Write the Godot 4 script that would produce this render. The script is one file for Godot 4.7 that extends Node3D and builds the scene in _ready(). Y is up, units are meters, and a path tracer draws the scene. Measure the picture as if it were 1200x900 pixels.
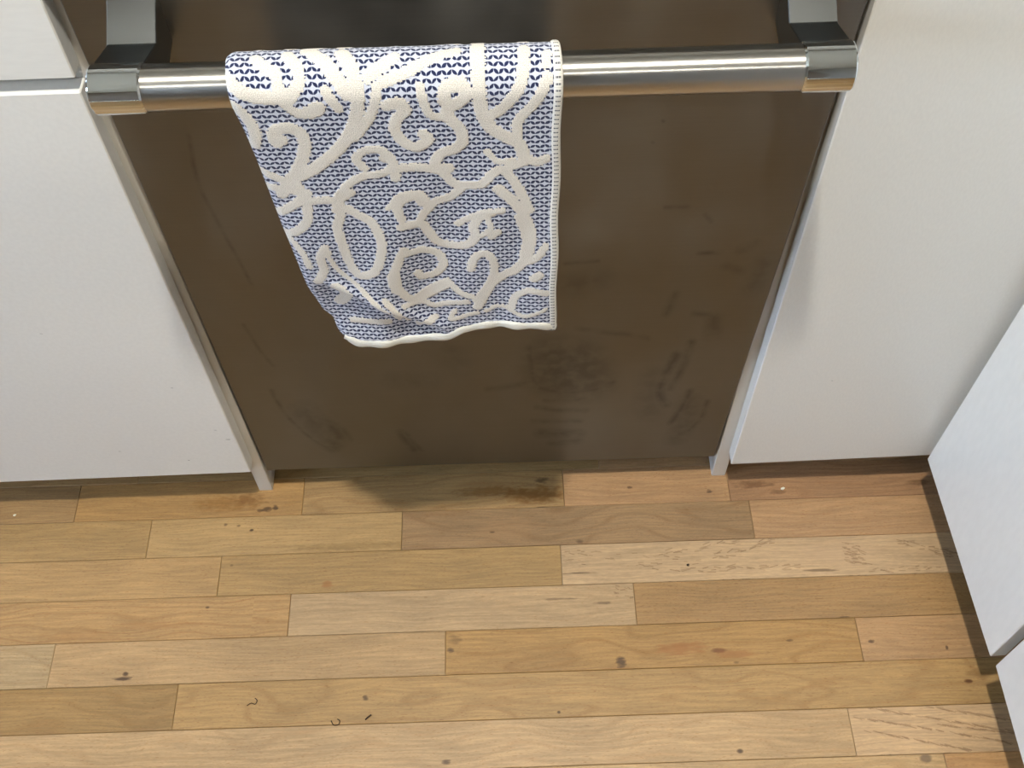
extends Node3D

# A dishwasher front with a towel over its bar handle, white cabinets either side, a strip-oak floor.
# x to the right, y up, z out of the cabinet run towards the viewer; z = 0 is the front of the end panels.

const ROW := 0.057            # width of one floor strip
const SEAM0 := 0.0393         # z of the first seam in front of the toe kicks
const BAR_Y := 0.7925
const BAR_Z := 0.0985
const BAR_R := 0.0166
const CLOTH_R := 0.0201       # radius of the towel's middle on the bar
const CLOTH_U := 0.262        # metres of cloth across the towel texture
const CLOTH_V := 0.56         # metres of cloth down the towel texture
const CLOTH_V0 := -0.20       # cloth length behind the top of the bar

var rng := RandomNumberGenerator.new()
var used := {}


func _ready() -> void:
	rng.seed = 7
	# camera
	var cam := Camera3D.new()
	cam.name = "camera"
	cam.fov = rad_to_deg(2.0 * atan(450.0 / 1263.77))
	cam.near = 0.05
	cam.far = 30.0
	add_child(cam)
	cam.position = Vector3(0.0, 1.3138, 0.7075)
	cam.basis = Basis.from_euler(Vector3(-0.98586509, -0.00376539, -0.02926897), EULER_ORDER_YXZ)
	cam.current = true
	# sky and exposure
	var env := Environment.new()
	env.background_mode = Environment.BG_SKY
	var sky := Sky.new()
	var sm := ProceduralSkyMaterial.new()
	sm.sky_top_color = Color(0.60, 0.70, 0.84)
	sm.sky_horizon_color = Color(0.84, 0.89, 0.93)
	sm.ground_bottom_color = Color(0.58, 0.61, 0.60)
	sm.ground_horizon_color = Color(0.62, 0.66, 0.66)
	sm.sky_energy_multiplier = 4.6
	sm.ground_energy_multiplier = 4.3
	sky.sky_material = sm
	env.sky = sky
	env.tonemap_mode = Environment.TONE_MAPPER_LINEAR
	env.tonemap_exposure = 0.77
	env.sdfgi_enabled = true
	env.ssao_enabled = true
	env.ssil_enabled = true
	var we := WorldEnvironment.new()
	we.name = "world_environment"
	we.environment = env
	add_child(we)
	# ceiling lamps: where they hang and how strong they are
	ceiling_light(Vector3(-0.03, 2.45, 0.47), 5.3, "recessed round ceiling light nearest the dishwasher, right above the cabinet fronts")
	ceiling_light(Vector3(-0.55, 2.45, 1.72), 1.0, "recessed round ceiling light over the left of the kitchen floor, behind the person")
	ceiling_light(Vector3(0.50, 2.45, 1.72), 0.8, "recessed round ceiling light by the right-hand wall, behind the person")
	# large structure
	room()
	floor_boards()
	# objects
	cabinets()
	dishwasher()
	towel()
	crumbs()
	photographer()


# ---------------------------------------------------------------- naming

func numbered(called: String) -> String:
	if not used.has(called):
		used[called] = 0
		return called
	used[called] += 1
	return "%s_%03d" % [called, used[called]]


func thing(called: String, label: String, category: String, at := Vector3.ZERO, group := "") -> Node3D:
	var o := Node3D.new()
	o.name = numbered(called)
	add_child(o, true)
	o.position = at
	tag(o, label, category, group)
	return o


func tag(o: Node3D, label: String, category: String, group := "") -> void:
	o.set_meta("label", label)
	o.set_meta("category", category)
	if group != "":
		o.set_meta("group", group)


func structure(called: String) -> Node3D:
	var o := Node3D.new()
	o.name = called
	add_child(o, true)
	o.set_meta("kind", "structure")
	return o


func part(called: String, mesh: Mesh, mat: Material, parent: Node3D) -> MeshInstance3D:
	var o := MeshInstance3D.new()
	o.name = called
	o.mesh = mesh
	o.material_override = mat
	o.cast_shadow = GeometryInstance3D.SHADOW_CASTING_SETTING_ON
	parent.add_child(o, true)
	return o


# ---------------------------------------------------------------- mesh building

class Shape:
	var v := PackedVector3Array()
	var n := PackedVector3Array()
	var t := PackedVector2Array()
	var i := PackedInt32Array()

	func tri(a: Vector3, b: Vector3, c: Vector3, out: Vector3, ua := Vector2.ZERO, ub := Vector2.ZERO, uc := Vector2.ZERO) -> void:
		var g := (b - a).cross(c - a)
		if g.length_squared() < 1e-18:
			return
		g = g.normalized()
		var k := v.size()
		if g.dot(out) > 0.0:      # Godot's front faces run clockwise
			v.append_array([a, c, b])
			t.append_array([ua, uc, ub])
		else:
			v.append_array([a, b, c])
			t.append_array([ua, ub, uc])
			g = -g
		for q in 3:
			n.append(g)
			i.append(k + q)

	func quad(a: Vector3, b: Vector3, c: Vector3, d: Vector3, out: Vector3, uv: Array = []) -> void:
		if uv.size() == 4:
			tri(a, b, c, out, uv[0], uv[1], uv[2])
			tri(a, c, d, out, uv[0], uv[2], uv[3])
		else:
			tri(a, b, c, out)
			tri(a, c, d, out)

	# a grid of rows*cols points with smooth normals; flip turns it inside out
	func grid(p: PackedVector3Array, uv: PackedVector2Array, rows: int, cols: int, flip := false) -> void:
		var base := v.size()
		var nn := PackedVector3Array()
		nn.resize(rows * cols)
		for r in rows:
			for c in cols:
				var du := p[r * cols + mini(c + 1, cols - 1)] - p[r * cols + maxi(c - 1, 0)]
				var dv := p[mini(r + 1, rows - 1) * cols + c] - p[maxi(r - 1, 0) * cols + c]
				var g := du.cross(dv).normalized()
				nn[r * cols + c] = -g if not flip else g
		v.append_array(p)
		n.append_array(nn)
		t.append_array(uv)
		for r in rows - 1:
			for c in cols - 1:
				var a := base + r * cols + c
				var q := [a, a + 1, a + cols + 1, a, a + cols + 1, a + cols]
				if flip:
					q.reverse()
				for x in q:
					i.append(x)

	func mesh() -> ArrayMesh:
		var arr := []
		arr.resize(Mesh.ARRAY_MAX)
		arr[Mesh.ARRAY_VERTEX] = v
		arr[Mesh.ARRAY_NORMAL] = n
		arr[Mesh.ARRAY_TEX_UV] = t
		arr[Mesh.ARRAY_INDEX] = i
		var m := ArrayMesh.new()
		m.add_surface_from_arrays(Mesh.PRIMITIVE_TRIANGLES, arr)
		return m


# A box with chamfered edges. corners (bottom left, bottom right, top left, top right of its front face) sets a
# front that is a little out of square; uvr is the rectangle (in x and y, or x and z on top) that the texture covers.
func slab(s: Shape, lo: Vector3, hi: Vector3, b: float, corners: Array = [], uvr := Rect2(0, 0, 1, 1), flat := false) -> void:
	var mid := (lo + hi) * 0.5
	var place := func(p: Vector3) -> Vector3:
		if corners.is_empty():
			return p
		var fu := (p.x - lo.x) / (hi.x - lo.x)
		var fv := (p.y - lo.y) / (hi.y - lo.y)
		var q: Vector3 = corners[0].lerp(corners[1], fu).lerp(corners[2].lerp(corners[3], fu), fv)
		return q + Vector3(0, 0, p.z - hi.z)
	var put := func(a: Vector3, bb: Vector3, c: Vector3, d: Vector3, out: Vector3, axis: int) -> void:
		var uv := []
		var pts := []
		for p: Vector3 in [a, bb, c, d]:
			var w: Vector2 = Vector2(p.x, p.z) if axis == 1 else (Vector2(p.z, p.y) if axis == 0 else Vector2(p.x, p.y))
			var e := (w - uvr.position) / uvr.size
			uv.append(Vector2(e.x, e.y if flat else 1.0 - e.y))
			pts.append(place.call(p))
		s.quad(pts[0], pts[1], pts[2], pts[3], out, uv)
	var at := func(sx: int, sy: int, sz: int, face: int) -> Vector3:
		var p := Vector3(hi.x if sx > 0 else lo.x, hi.y if sy > 0 else lo.y, hi.z if sz > 0 else lo.z)
		var k := Vector3(sx, sy, sz) * b
		if face != 0:
			p.x -= k.x
		if face != 1:
			p.y -= k.y
		if face != 2:
			p.z -= k.z
		return p
	for f in 3:
		for sg in [-1, 1]:
			var out := Vector3.ZERO
			out[f] = sg
			var q := []
			for e in [[-1, -1], [1, -1], [1, 1], [-1, 1]]:
				var sgn := [0, 0, 0]
				sgn[f] = sg
				sgn[(f + 1) % 3] = e[0]
				sgn[(f + 2) % 3] = e[1]
				q.append(at.call(sgn[0], sgn[1], sgn[2], f))
			put.call(q[0], q[1], q[2], q[3], out, f)
	if b <= 0.0:
		return
	for f in 3:                       # the chamfer along each edge that runs in direction f
		var g := (f + 1) % 3
		var h := (f + 2) % 3
		for sg in [-1, 1]:
			for sh in [-1, 1]:
				var e0 := [0, 0, 0]
				var e1 := [0, 0, 0]
				e0[f] = -1
				e1[f] = 1
				e0[g] = sg
				e1[g] = sg
				e0[h] = sh
				e1[h] = sh
				var out := Vector3.ZERO
				out[g] = sg
				out[h] = sh
				put.call(at.call(e0[0], e0[1], e0[2], g), at.call(e1[0], e1[1], e1[2], g), at.call(e1[0], e1[1], e1[2], h), at.call(e0[0], e0[1], e0[2], h), out, 2)
	for sx in [-1, 1]:
		for sy in [-1, 1]:
			for sz in [-1, 1]:
				s.tri(place.call(at.call(sx, sy, sz, 0)), place.call(at.call(sx, sy, sz, 1)), place.call(at.call(sx, sy, sz, 2)), Vector3(sx, sy, sz))


func box_mesh(lo: Vector3, hi: Vector3, b := 0.001, corners: Array = [], uvr := Rect2(0, 0, 1, 1), flat := false) -> ArrayMesh:
	var s := Shape.new()
	slab(s, lo, hi, b, corners, uvr, flat)
	return s.mesh()


# A lathe along x: profile of (x, radius), smooth round the axis, flat steps where wanted by doubled points.
func lathe_x(s: Shape, centre: Vector3, profile: Array, sides := 48, from := 0.0, to := TAU) -> void:
	for k in profile.size() - 1:
		var a: Vector2 = profile[k]
		var b: Vector2 = profile[k + 1]
		if a.is_equal_approx(b):
			continue
		var p := PackedVector3Array()
		var uv := PackedVector2Array()
		for e: Vector2 in [a, b]:
			for c in sides + 1:
				var an := lerpf(from, to, float(c) / sides)
				p.append(centre + Vector3(e.x, cos(an) * e.y, sin(an) * e.y))
				uv.append(Vector2(float(c) / sides, e.x * 4.0))
		s.grid(p, uv, 2, sides + 1, true)


# A band along a path: an elliptical cross-section that is wide along `across` and thin along `up`.
func band(s: Shape, path: PackedVector3Array, across: PackedVector3Array, wide: PackedFloat32Array, thick: float, v_scale: float, ring := 14) -> void:
	var p := PackedVector3Array()
	var uv := PackedVector2Array()
	var run := 0.0
	for k in path.size():
		var along := (path[mini(k + 1, path.size() - 1)] - path[maxi(k - 1, 0)]).normalized()
		var ac := (across[k] - along * across[k].dot(along)).normalized()
		var up := ac.cross(along).normalized()
		if k > 0:
			run += path[k].distance_to(path[k - 1])
		for c in ring + 1:
			var an := TAU * c / ring
			var co := cos(an)
			var si := sin(an)
			var sq := pow(absf(co), 0.7) * signf(co)
			p.append(path[k] + ac * sq * wide[k] + up * si * thick)
			uv.append(Vector2(0.5 + 0.5 * sq, run / v_scale))
	s.grid(p, uv, path.size(), ring + 1)
	for e in [0, path.size() - 1]:
		var other: int = 1 if e == 0 else e - 1
		for c in ring:
			s.tri(path[e], p[e * (ring + 1) + c], p[e * (ring + 1) + c + 1], path[e] - path[other])


# ---------------------------------------------------------------- materials and textures

func plain(color: Color, rough: float, metal := 0.0) -> StandardMaterial3D:
	var m := StandardMaterial3D.new()
	m.albedo_color = color
	m.roughness = rough
	m.metallic = metal
	return m


func noise(seed_value: int, freq: float, octaves := 3) -> FastNoiseLite:
	var f := FastNoiseLite.new()
	f.seed = seed_value
	f.noise_type = FastNoiseLite.TYPE_SIMPLEX_SMOOTH
	f.frequency = freq
	f.fractal_octaves = octaves
	return f


func picture(w: int, h: int, bytes: PackedByteArray) -> ImageTexture:
	return ImageTexture.create_from_image(Image.create_from_data(w, h, false, Image.FORMAT_RGB8, bytes))


# Spline through the points of one stroke.
func curve(p: PackedVector2Array, steps := 5) -> PackedVector2Array:
	var o := PackedVector2Array()
	for k in p.size() - 1:
		for q in steps:
			o.append(p[k].cubic_interpolate(p[k + 1], p[maxi(k - 1, 0)], p[mini(k + 2, p.size() - 1)], float(q) / steps))
	o.append(p[p.size() - 1])
	return o


# Adds a soft-edged stroke to a mask of floats; points and widths in texture pixels.
func stroke(mask: PackedFloat32Array, w: int, h: int, pts: PackedVector2Array, half: float, soft: float, amount: float) -> void:
	for k in pts.size() - 1:
		var a := pts[k]
		var b := pts[k + 1]
		var r := half + soft
		var x0 := clampi(int(minf(a.x, b.x) - r), 0, w - 1)
		var x1 := clampi(int(maxf(a.x, b.x) + r) + 1, 0, w - 1)
		var y0 := clampi(int(minf(a.y, b.y) - r), 0, h - 1)
		var y1 := clampi(int(maxf(a.y, b.y) + r) + 1, 0, h - 1)
		var d := b - a
		var l := maxf(d.length_squared(), 1e-6)
		for y in range(y0, y1 + 1):
			for x in range(x0, x1 + 1):
				var e := Vector2(x, y) - a
				var f := clampf(e.dot(d) / l, 0.0, 1.0)
				var dist := (e - d * f).length()
				if dist < r:
					var g := amount * clampf((r - dist) / (2.0 * soft), 0.0, 1.0)
					if g > mask[y * w + x]:
						mask[y * w + x] = g


# ---------------------------------------------------------------- room

func ceiling_light(at: Vector3, energy: float, label: String) -> void:
	var o := thing("ceiling_light", label, "ceiling light", at, "recessed ceiling lights")
	var s := Shape.new()
	var rim := [Vector2(0.052, 0.0), Vector2(0.072, 0.0), Vector2(0.076, -0.003), Vector2(0.074, -0.007), Vector2(0.056, -0.006), Vector2(0.052, 0.0)]
	for k in rim.size() - 1:
		var p := PackedVector3Array()
		var uv := PackedVector2Array()
		for e: Vector2 in [rim[k], rim[k + 1]]:
			for c in 41:
				var an := TAU * c / 40.0
				p.append(Vector3(cos(an) * e.x, e.y, sin(an) * e.x))
				uv.append(Vector2(c / 40.0, 0))
		s.grid(p, uv, 2, 41, true)
	part("trim_ring", s.mesh(), plain(Color(0.9, 0.9, 0.89), 0.5), o)
	var d := Shape.new()
	for c in 40:
		var a0 := TAU * c / 40.0
		var a1 := TAU * (c + 1) / 40.0
		d.tri(Vector3(0, -0.002, 0), Vector3(cos(a0), 0, sin(a0)) * 0.053 + Vector3(0, -0.001, 0), Vector3(cos(a1), 0, sin(a1)) * 0.053 + Vector3(0, -0.001, 0), Vector3.DOWN)
	var glow := plain(Color(0.9, 0.88, 0.82), 0.6)
	glow.emission_enabled = true
	glow.emission = Color(1.0, 0.93, 0.82)
	glow.emission_energy_multiplier = 8.0
	part("lens", d.mesh(), glow, o)
	var l := SpotLight3D.new()
	l.name = "lamp"
	l.position = Vector3(0, -0.012, 0)
	l.rotation_degrees = Vector3(-90, 0, 0)
	l.spot_angle = 78.0
	l.spot_angle_attenuation = 0.6
	l.spot_attenuation = 2.0
	l.spot_range = 8.0
	l.light_color = Color(1.0, 0.98, 0.935)
	l.light_energy = energy
	l.light_size = 0.045
	l.shadow_enabled = true
	o.add_child(l)


func room() -> void:
	var wall := plain(Color(0.66, 0.65, 0.63), 0.85)
	var far := plain(Color(0.50, 0.46, 0.42), 0.85)
	part("panel", box_mesh(Vector3(-3.1, 0, -0.74), Vector3(1.4, 2.45, -0.62), 0.0), wall, structure("wall_back"))
	part("panel", box_mesh(Vector3(1.2, 0, -0.62), Vector3(1.32, 2.45, 3.4), 0.0), wall, structure("wall_right"))
	part("panel", box_mesh(Vector3(-3.1, 0, 3.4), Vector3(1.4, 2.45, 3.52), 0.0), far, structure("wall_front"))
	part("panel", box_mesh(Vector3(-3.1, 2.45, -0.74), Vector3(1.4, 2.57, 3.52), 0.0), plain(Color(0.94, 0.95, 0.95), 0.9), structure("ceiling"))
	var lw := structure("wall_left")
	var s := Shape.new()
	slab(s, Vector3(-3.12, 0, -0.62), Vector3(-3.0, 0.9, 3.4), 0.0)
	slab(s, Vector3(-3.12, 2.1, -0.62), Vector3(-3.0, 2.45, 3.4), 0.0)
	slab(s, Vector3(-3.12, 0.9, -0.62), Vector3(-3.0, 2.1, 0.2), 0.0)
	slab(s, Vector3(-3.12, 0.9, 2.2), Vector3(-3.0, 2.1, 3.4), 0.0)
	part("panel", s.mesh(), wall, lw)
	var win := structure("window_1")
	var fr := plain(Color(0.86, 0.86, 0.85), 0.4)
	var f := Shape.new()
	for e in [[0.9, 0.95, 0.2, 2.2], [2.05, 2.1, 0.2, 2.2], [0.95, 2.05, 0.2, 0.25], [0.95, 2.05, 2.15, 2.2], [0.95, 2.05, 1.18, 1.22]]:
		slab(f, Vector3(-3.08, e[0], e[2]), Vector3(-3.02, e[1], e[3]), 0.003)
	part("frame", f.mesh(), fr, win)
	var glass := plain(Color(0.95, 0.98, 1.0, 0.06), 0.02)
	glass.transparency = BaseMaterial3D.TRANSPARENCY_ALPHA
	for z in [0.25, 1.22]:
		part("pane", box_mesh(Vector3(-3.053, 0.95, z), Vector3(-3.047, 2.05, z + (0.93 if z < 1.0 else 0.93)), 0.0), glass, win)


# ---------------------------------------------------------------- floor

# One oak strip's colour: grain, growth rings, pores, then the blotches and ticks that this strip shows.
# rect is the piece of floor (x, z) that the texture covers; tones are real-world colours in sRGB.
func oak(seed_value: int, tone: Color, rect: Rect2, o: Dictionary) -> ImageTexture:
	var w: int = o.get("w", 1024)
	var h := 96
	var wave := noise(seed_value, 0.004, 2)
	var grain := noise(seed_value + 11, 0.03, 3)
	var fine := noise(seed_value + 23, 0.05, 2)
	var amp: float = o.get("amp", 0.07)
	var per: float = o.get("per", 0.42)
	var bow: float = o.get("bow", 0.0)
	var slant: float = o.get("slant", 0.0)
	var pore: float = o.get("pore", 0.42)
	var shift := float(seed_value % 97) * 13.0
	var bytes := PackedByteArray()
	bytes.resize(w * h * 3)
	var sx := rect.size.x * 1000.0 / w
	var sy := rect.size.y * 1000.0 / h
	var dark := tone * Color(0.70, 0.60, 0.48)
	for y in h:
		var my := y * sy
		for x in w:
			var mx := x * sx
			var q := wave.get_noise_2d(mx * 1.1 + shift, my * 4.0)
			var yy := my + slant * mx + bow * pow((mx - 250.0) / 120.0, 2.0) * signf(my - 28.0) * 6.0
			var ring := sin(yy * per + q * 9.0)
			ring = ring * ring * ring
			var g := grain.get_noise_2d(mx * 0.35 + shift, (my + q * 6.0) * 9.0)
			var p := fine.get_noise_2d(mx * 1.4 + shift, (my + q * 5.0) * 26.0)
			var m := 1.0 + 0.12 * g + 0.06 * q + 0.08 * p
			var d := amp * maxf(ring, 0.0) * (0.6 + g)
			if p > pore:
				d += 0.22 * (p - pore) / 0.3
			var c := tone.lerp(dark, clampf(d * 2.2, 0.0, 0.9)) * m
			var k := (y * w + x) * 3
			bytes[k] = int(clampf(c.r, 0, 1) * 255.0)
			bytes[k + 1] = int(clampf(c.g, 0, 1) * 255.0)
			bytes[k + 2] = int(clampf(c.b, 0, 1) * 255.0)
	var rag := noise(seed_value + 31, 0.06, 3)
	for bl in o.get("blots", []):                # [x, z, rx, rz, colour, strength]
		var cx: float = (bl[0] - rect.position.x) / rect.size.x * w
		var cy: float = (bl[1] - rect.position.y) / rect.size.y * h
		var rx: float = bl[2] / rect.size.x * w
		var ry: float = bl[3] / rect.size.y * h
		var col: Color = bl[4]
		for y in range(maxi(int(cy - ry * 1.5), 0), mini(int(cy + ry * 1.5) + 1, h)):
			for x in range(maxi(int(cx - rx * 1.5), 0), mini(int(cx + rx * 1.5) + 1, w)):
				var dd := pow((x - cx) / rx, 2.0) + pow((y - cy) / ry, 2.0) + 0.9 * rag.get_noise_2d(x * 0.35, y * 1.6)
				var al := clampf(1.15 - dd, 0.0, 1.0) * float(bl[5])
				if al <= 0.0:
					continue
				var k := (y * w + x) * 3
				bytes[k] = int(lerpf(bytes[k], col.r * 255.0, al))
				bytes[k + 1] = int(lerpf(bytes[k + 1], col.g * 255.0, al))
				bytes[k + 2] = int(lerpf(bytes[k + 2], col.b * 255.0, al))
	var ticks: Array = o.get("ticks", [])          # [x, z, how many, spread x, spread z, angle, length]
	if ticks.size():
		var mask := PackedFloat32Array()
		mask.resize(w * h)
		var r := RandomNumberGenerator.new()
		r.seed = seed_value
		for tk in ticks:
			for q in int(tk[2]):
				var f := r.randf_range(-1.0, 1.0)
				var px := Vector2((tk[0] + f * tk[3] - rect.position.x) / rect.size.x * w, (tk[1] + f * tk[3] * tan(tk[5]) + r.randf_range(-1.0, 1.0) * tk[4] - rect.position.y) / rect.size.y * h)
				var an: float = tk[5] + r.randf_range(-0.35, 0.35) * (0.2 if tk[4] < 0.0015 else 1.0)
				var le: float = tk[6] * r.randf_range(0.5, 1.2) / rect.size.x * w
				stroke(mask, w, h, PackedVector2Array([px, px + Vector2(cos(an), sin(an)) * le]), 0.5, 0.9, r.randf_range(0.35, 0.8))
		for k in w * h:
			if mask[k] > 0.0:
				for e in 3:
					bytes[k * 3 + e] = int(bytes[k * 3 + e] * (1.0 - mask[k] * [0.5, 0.58, 0.66][e]))
	return picture(w, h, bytes)


func floor_boards() -> void:
	var fl := structure("floor")
	part("subfloor", box_mesh(Vector3(-3.0, -0.08, -0.62), Vector3(1.2, -0.0135, 3.4), 0.0), plain(Color(0.12, 0.09, 0.06), 0.9), fl)
	var amber := Color(0.52, 0.33, 0.13)
	var rust := Color(0.64, 0.40, 0.22)
	var soot := Color(0.24, 0.16, 0.10)
	# rows from the wall outwards: the joints in each row and each strip's colour and marks
	var rows := {
		-1: [[-0.52, 0.12], [{"c": Color(0.71, 0.57, 0.39)}, {"c": Color(0.69, 0.56, 0.38)}, {"c": Color(0.72, 0.57, 0.41)}]],
		0: [[-0.5975, -0.2881, 0.0689, 0.2948], [
			{"c": Color(0.67, 0.53, 0.36), "amp": 0.10},
			{"c": Color(0.71, 0.55, 0.35), "amp": 0.08, "blots": [[-0.337, 0.029, 0.008, 0.004, soot, 0.6], [-0.325, 0.027, 0.004, 0.005, soot, 0.7], [-0.345, 0.03, 0.005, 0.003, soot, 0.5], [-0.39, 0.018, 0.05, 0.012, amber, 0.35], [-0.36, 0.012, 0.025, 0.01, Color(0.4, 0.25, 0.12), 0.3]]},
			{"c": Color(0.69, 0.55, 0.37), "amp": 0.16, "per": 0.30, "slant": 0.03, "blots": [[0.03, 0.02, 0.045, 0.014, amber, 0.6], [-0.03, 0.012, 0.05, 0.008, amber, 0.45], [0.04, -0.002, 0.01, 0.005, soot, 0.5]]},
			{"c": Color(0.72, 0.56, 0.40), "amp": 0.06, "blots": [[0.16, 0.013, 0.004, 0.002, soot, 0.5], [0.268, 0.023, 0.004, 0.003, soot, 0.7]]},
			{"c": Color(0.68, 0.52, 0.38), "amp": 0.10, "blots": [[0.33, 0.015, 0.03, 0.006, Color(0.40, 0.27, 0.17), 0.5], [0.36, 0.028, 0.012, 0.004, Color(0.40, 0.27, 0.17), 0.4], [0.555, 0.02, 0.02, 0.004, Color(0.36, 0.24, 0.14), 0.45]]}]],
		1: [[-0.4909, -0.1511, 0.3191], [
			{"c": Color(0.70, 0.56, 0.37), "amp": 0.06},
			{"c": Color(0.73, 0.59, 0.40), "amp": 0.03, "blots": [[-0.354, 0.0595, 0.003, 0.002, soot, 0.85], [-0.372, 0.052, 0.003, 0.002, soot, 0.5], [-0.39, 0.05, 0.003, 0.002, soot, 0.5], [-0.21, 0.088, 0.10, 0.006, Color(0.52, 0.41, 0.24), 0.35]]},
			{"c": Color(0.635, 0.505, 0.36), "amp": 0.16, "per": 0.26, "bow": 0.5, "blots": [[-0.01, 0.07, 0.045, 0.02, Color(0.70, 0.54, 0.38), 0.4], [-0.03, 0.074, 0.004, 0.0015, soot, 0.5], [0.085, 0.092, 0.006, 0.003, soot, 0.4]]},
			{"c": Color(0.74, 0.58, 0.42), "amp": 0.08, "per": 0.5}]],
		2: [[-0.3894, 0.0601], [
			{"c": Color(0.73, 0.58, 0.39), "amp": 0.05},
			{"c": Color(0.70, 0.56, 0.37), "amp": 0.05, "blots": [[-0.246, 0.142, 0.007, 0.006, rust, 0.55], [-0.375, 0.11, 0.003, 0.002, soot, 0.5]]},
			{"c": Color(0.775, 0.645, 0.495), "amp": 0.02, "pore": 0.6, "w": 1024, "blots": [[0.2257, 0.131, 0.0022, 0.0018, soot, 0.85], [0.40, 0.144, 0.03, 0.002, soot, 0.45], [0.08, 0.137, 0.03, 0.0012, soot, 0.5], [0.42, 0.12, 0.06, 0.02, Color(0.80, 0.66, 0.52), 0.4]],
				"ticks": [[0.15, 0.12, 40, 0.09, 0.012, 0.1, 0.007], [0.235, 0.108, 26, 0.06, 0.005, -0.1, 0.009], [0.30, 0.11, 26, 0.05, 0.004, -0.25, 0.01], [0.29, 0.138, 30, 0.08, 0.004, 0.0, 0.011], [0.445, 0.122, 44, 0.014, 0.014, 0.25, 0.008], [0.55, 0.122, 40, 0.045, 0.006, 0.3, 0.009], [0.50, 0.146, 20, 0.05, 0.004, 0.0, 0.007]]}]],
		3: [[-0.2927, 0.1516], [
			{"c": Color(0.74, 0.58, 0.385), "amp": 0.17, "per": 0.55, "slant": -0.02, "blots": [[-0.46, 0.19, 0.06, 0.006, Color(0.66, 0.45, 0.25), 0.3], [-0.56, 0.20, 0.05, 0.008, Color(0.66, 0.45, 0.25), 0.25], [-0.40, 0.168, 0.003, 0.002, soot, 0.6]]},
			{"c": Color(0.755, 0.625, 0.47), "amp": 0.05, "pore": 0.5, "blots": [[0.05, 0.172, 0.03, 0.0015, soot, 0.35], [0.11, 0.179, 0.012, 0.002, soot, 0.4]], "ticks": [[0.135, 0.165, 14, 0.012, 0.008, 0.2, 0.005]]},
			{"c": Color(0.68, 0.53, 0.35), "amp": 0.06, "per": 0.9, "pore": 0.34, "blots": [[0.416, 0.2095, 0.008, 0.0012, Color(0.08, 0.05, 0.03), 0.95]]}]],
		4: [[-0.5865, -0.0916, 0.4284], [
			{"c": Color(0.74, 0.62, 0.46), "amp": 0.12, "per": 0.2},
			{"c": Color(0.74, 0.60, 0.43), "amp": 0.04, "blots": [[-0.494, 0.258, 0.013, 0.0025, soot, 0.75], [-0.491, 0.253, 0.004, 0.003, soot, 0.7]]},
			{"c": Color(0.70, 0.54, 0.33), "amp": 0.16, "per": 0.24, "bow": 0.3, "blots": [[0.205, 0.243, 0.035, 0.009, rust, 0.55], [0.25, 0.247, 0.010, 0.004, Color(0.42, 0.24, 0.13), 0.6], [0.27, 0.252, 0.03, 0.005, rust, 0.45], [0.127, 0.258, 0.007, 0.008, soot, 0.7], [-0.086, 0.235, 0.005, 0.004, soot, 0.6], [-0.08, 0.222, 0.010, 0.006, soot, 0.25], [0.34, 0.237, 0.005, 0.002, soot, 0.5], [0.27, 0.263, 0.005, 0.002, soot, 0.5]]},
			{"c": Color(0.73, 0.57, 0.40), "amp": 0.06, "blots": [[0.443, 0.2415, 0.004, 0.0025, soot, 0.6], [0.535, 0.253, 0.002, 0.003, soot, 0.6]]}]],
		5: [[-0.4227], [
			{"c": Color(0.65, 0.51, 0.32), "amp": 0.12, "per": 0.3, "slant": 0.03},
			{"c": Color(0.72, 0.57, 0.37), "amp": 0.14, "per": 0.16, "bow": 0.5, "w": 2048, "blots": [[0.0465, 0.3234 - 0.006, 0.0025, 0.002, soot, 0.8], [-0.19, 0.292, 0.004, 0.003, soot, 0.6], [0.55, 0.296, 0.006, 0.003, Color(0.34, 0.19, 0.09), 0.8], [0.57, 0.287, 0.02, 0.005, Color(0.5, 0.36, 0.2), 0.4]]}]],
		6: [[0.3963], [
			{"c": Color(0.77, 0.63, 0.46), "amp": 0.09, "per": 0.35, "w": 2048, "blots": [[0.259, 0.3708, 0.004, 0.003, soot, 0.75], [-0.09, 0.372, 0.006, 0.003, soot, 0.6]]},
			{"c": Color(0.80, 0.66, 0.50), "amp": 0.03, "pore": 0.6, "ticks": [[0.49, 0.352, 60, 0.09, 0.001, 0.2, 0.010], [0.50, 0.340, 50, 0.09, 0.001, 0.2, 0.010], [0.55, 0.336, 40, 0.06, 0.001, 0.2, 0.010], [0.47, 0.364, 40, 0.06, 0.001, 0.22, 0.010], [0.56, 0.356, 40, 0.06, 0.001, 0.15, 0.010]]}]],
		7: [[-0.10, 0.4991], [
			{"c": Color(0.75, 0.60, 0.42), "amp": 0.08}, {"c": Color(0.77, 0.63, 0.45), "amp": 0.1, "blots": [[0.477, 0.3858, 0.007, 0.005, Color(0.40, 0.32, 0.26), 0.6]]},
			{"c": Color(0.74, 0.57, 0.385), "amp": 0.12}]],
	}
	var more := []                                # strips for the floor that lies outside the picture
	for k in 5:
		more.append(oak_material(oak(300 + k * 17, [Color(0.72, 0.57, 0.38), Color(0.76, 0.62, 0.45), Color(0.66, 0.52, 0.34), Color(0.74, 0.58, 0.40), Color(0.70, 0.55, 0.36)][k], Rect2(0, 0, 0.6, ROW), {"amp": 0.06 + 0.03 * k})))
	var r := RandomNumberGenerator.new()
	r.seed = 41
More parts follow.
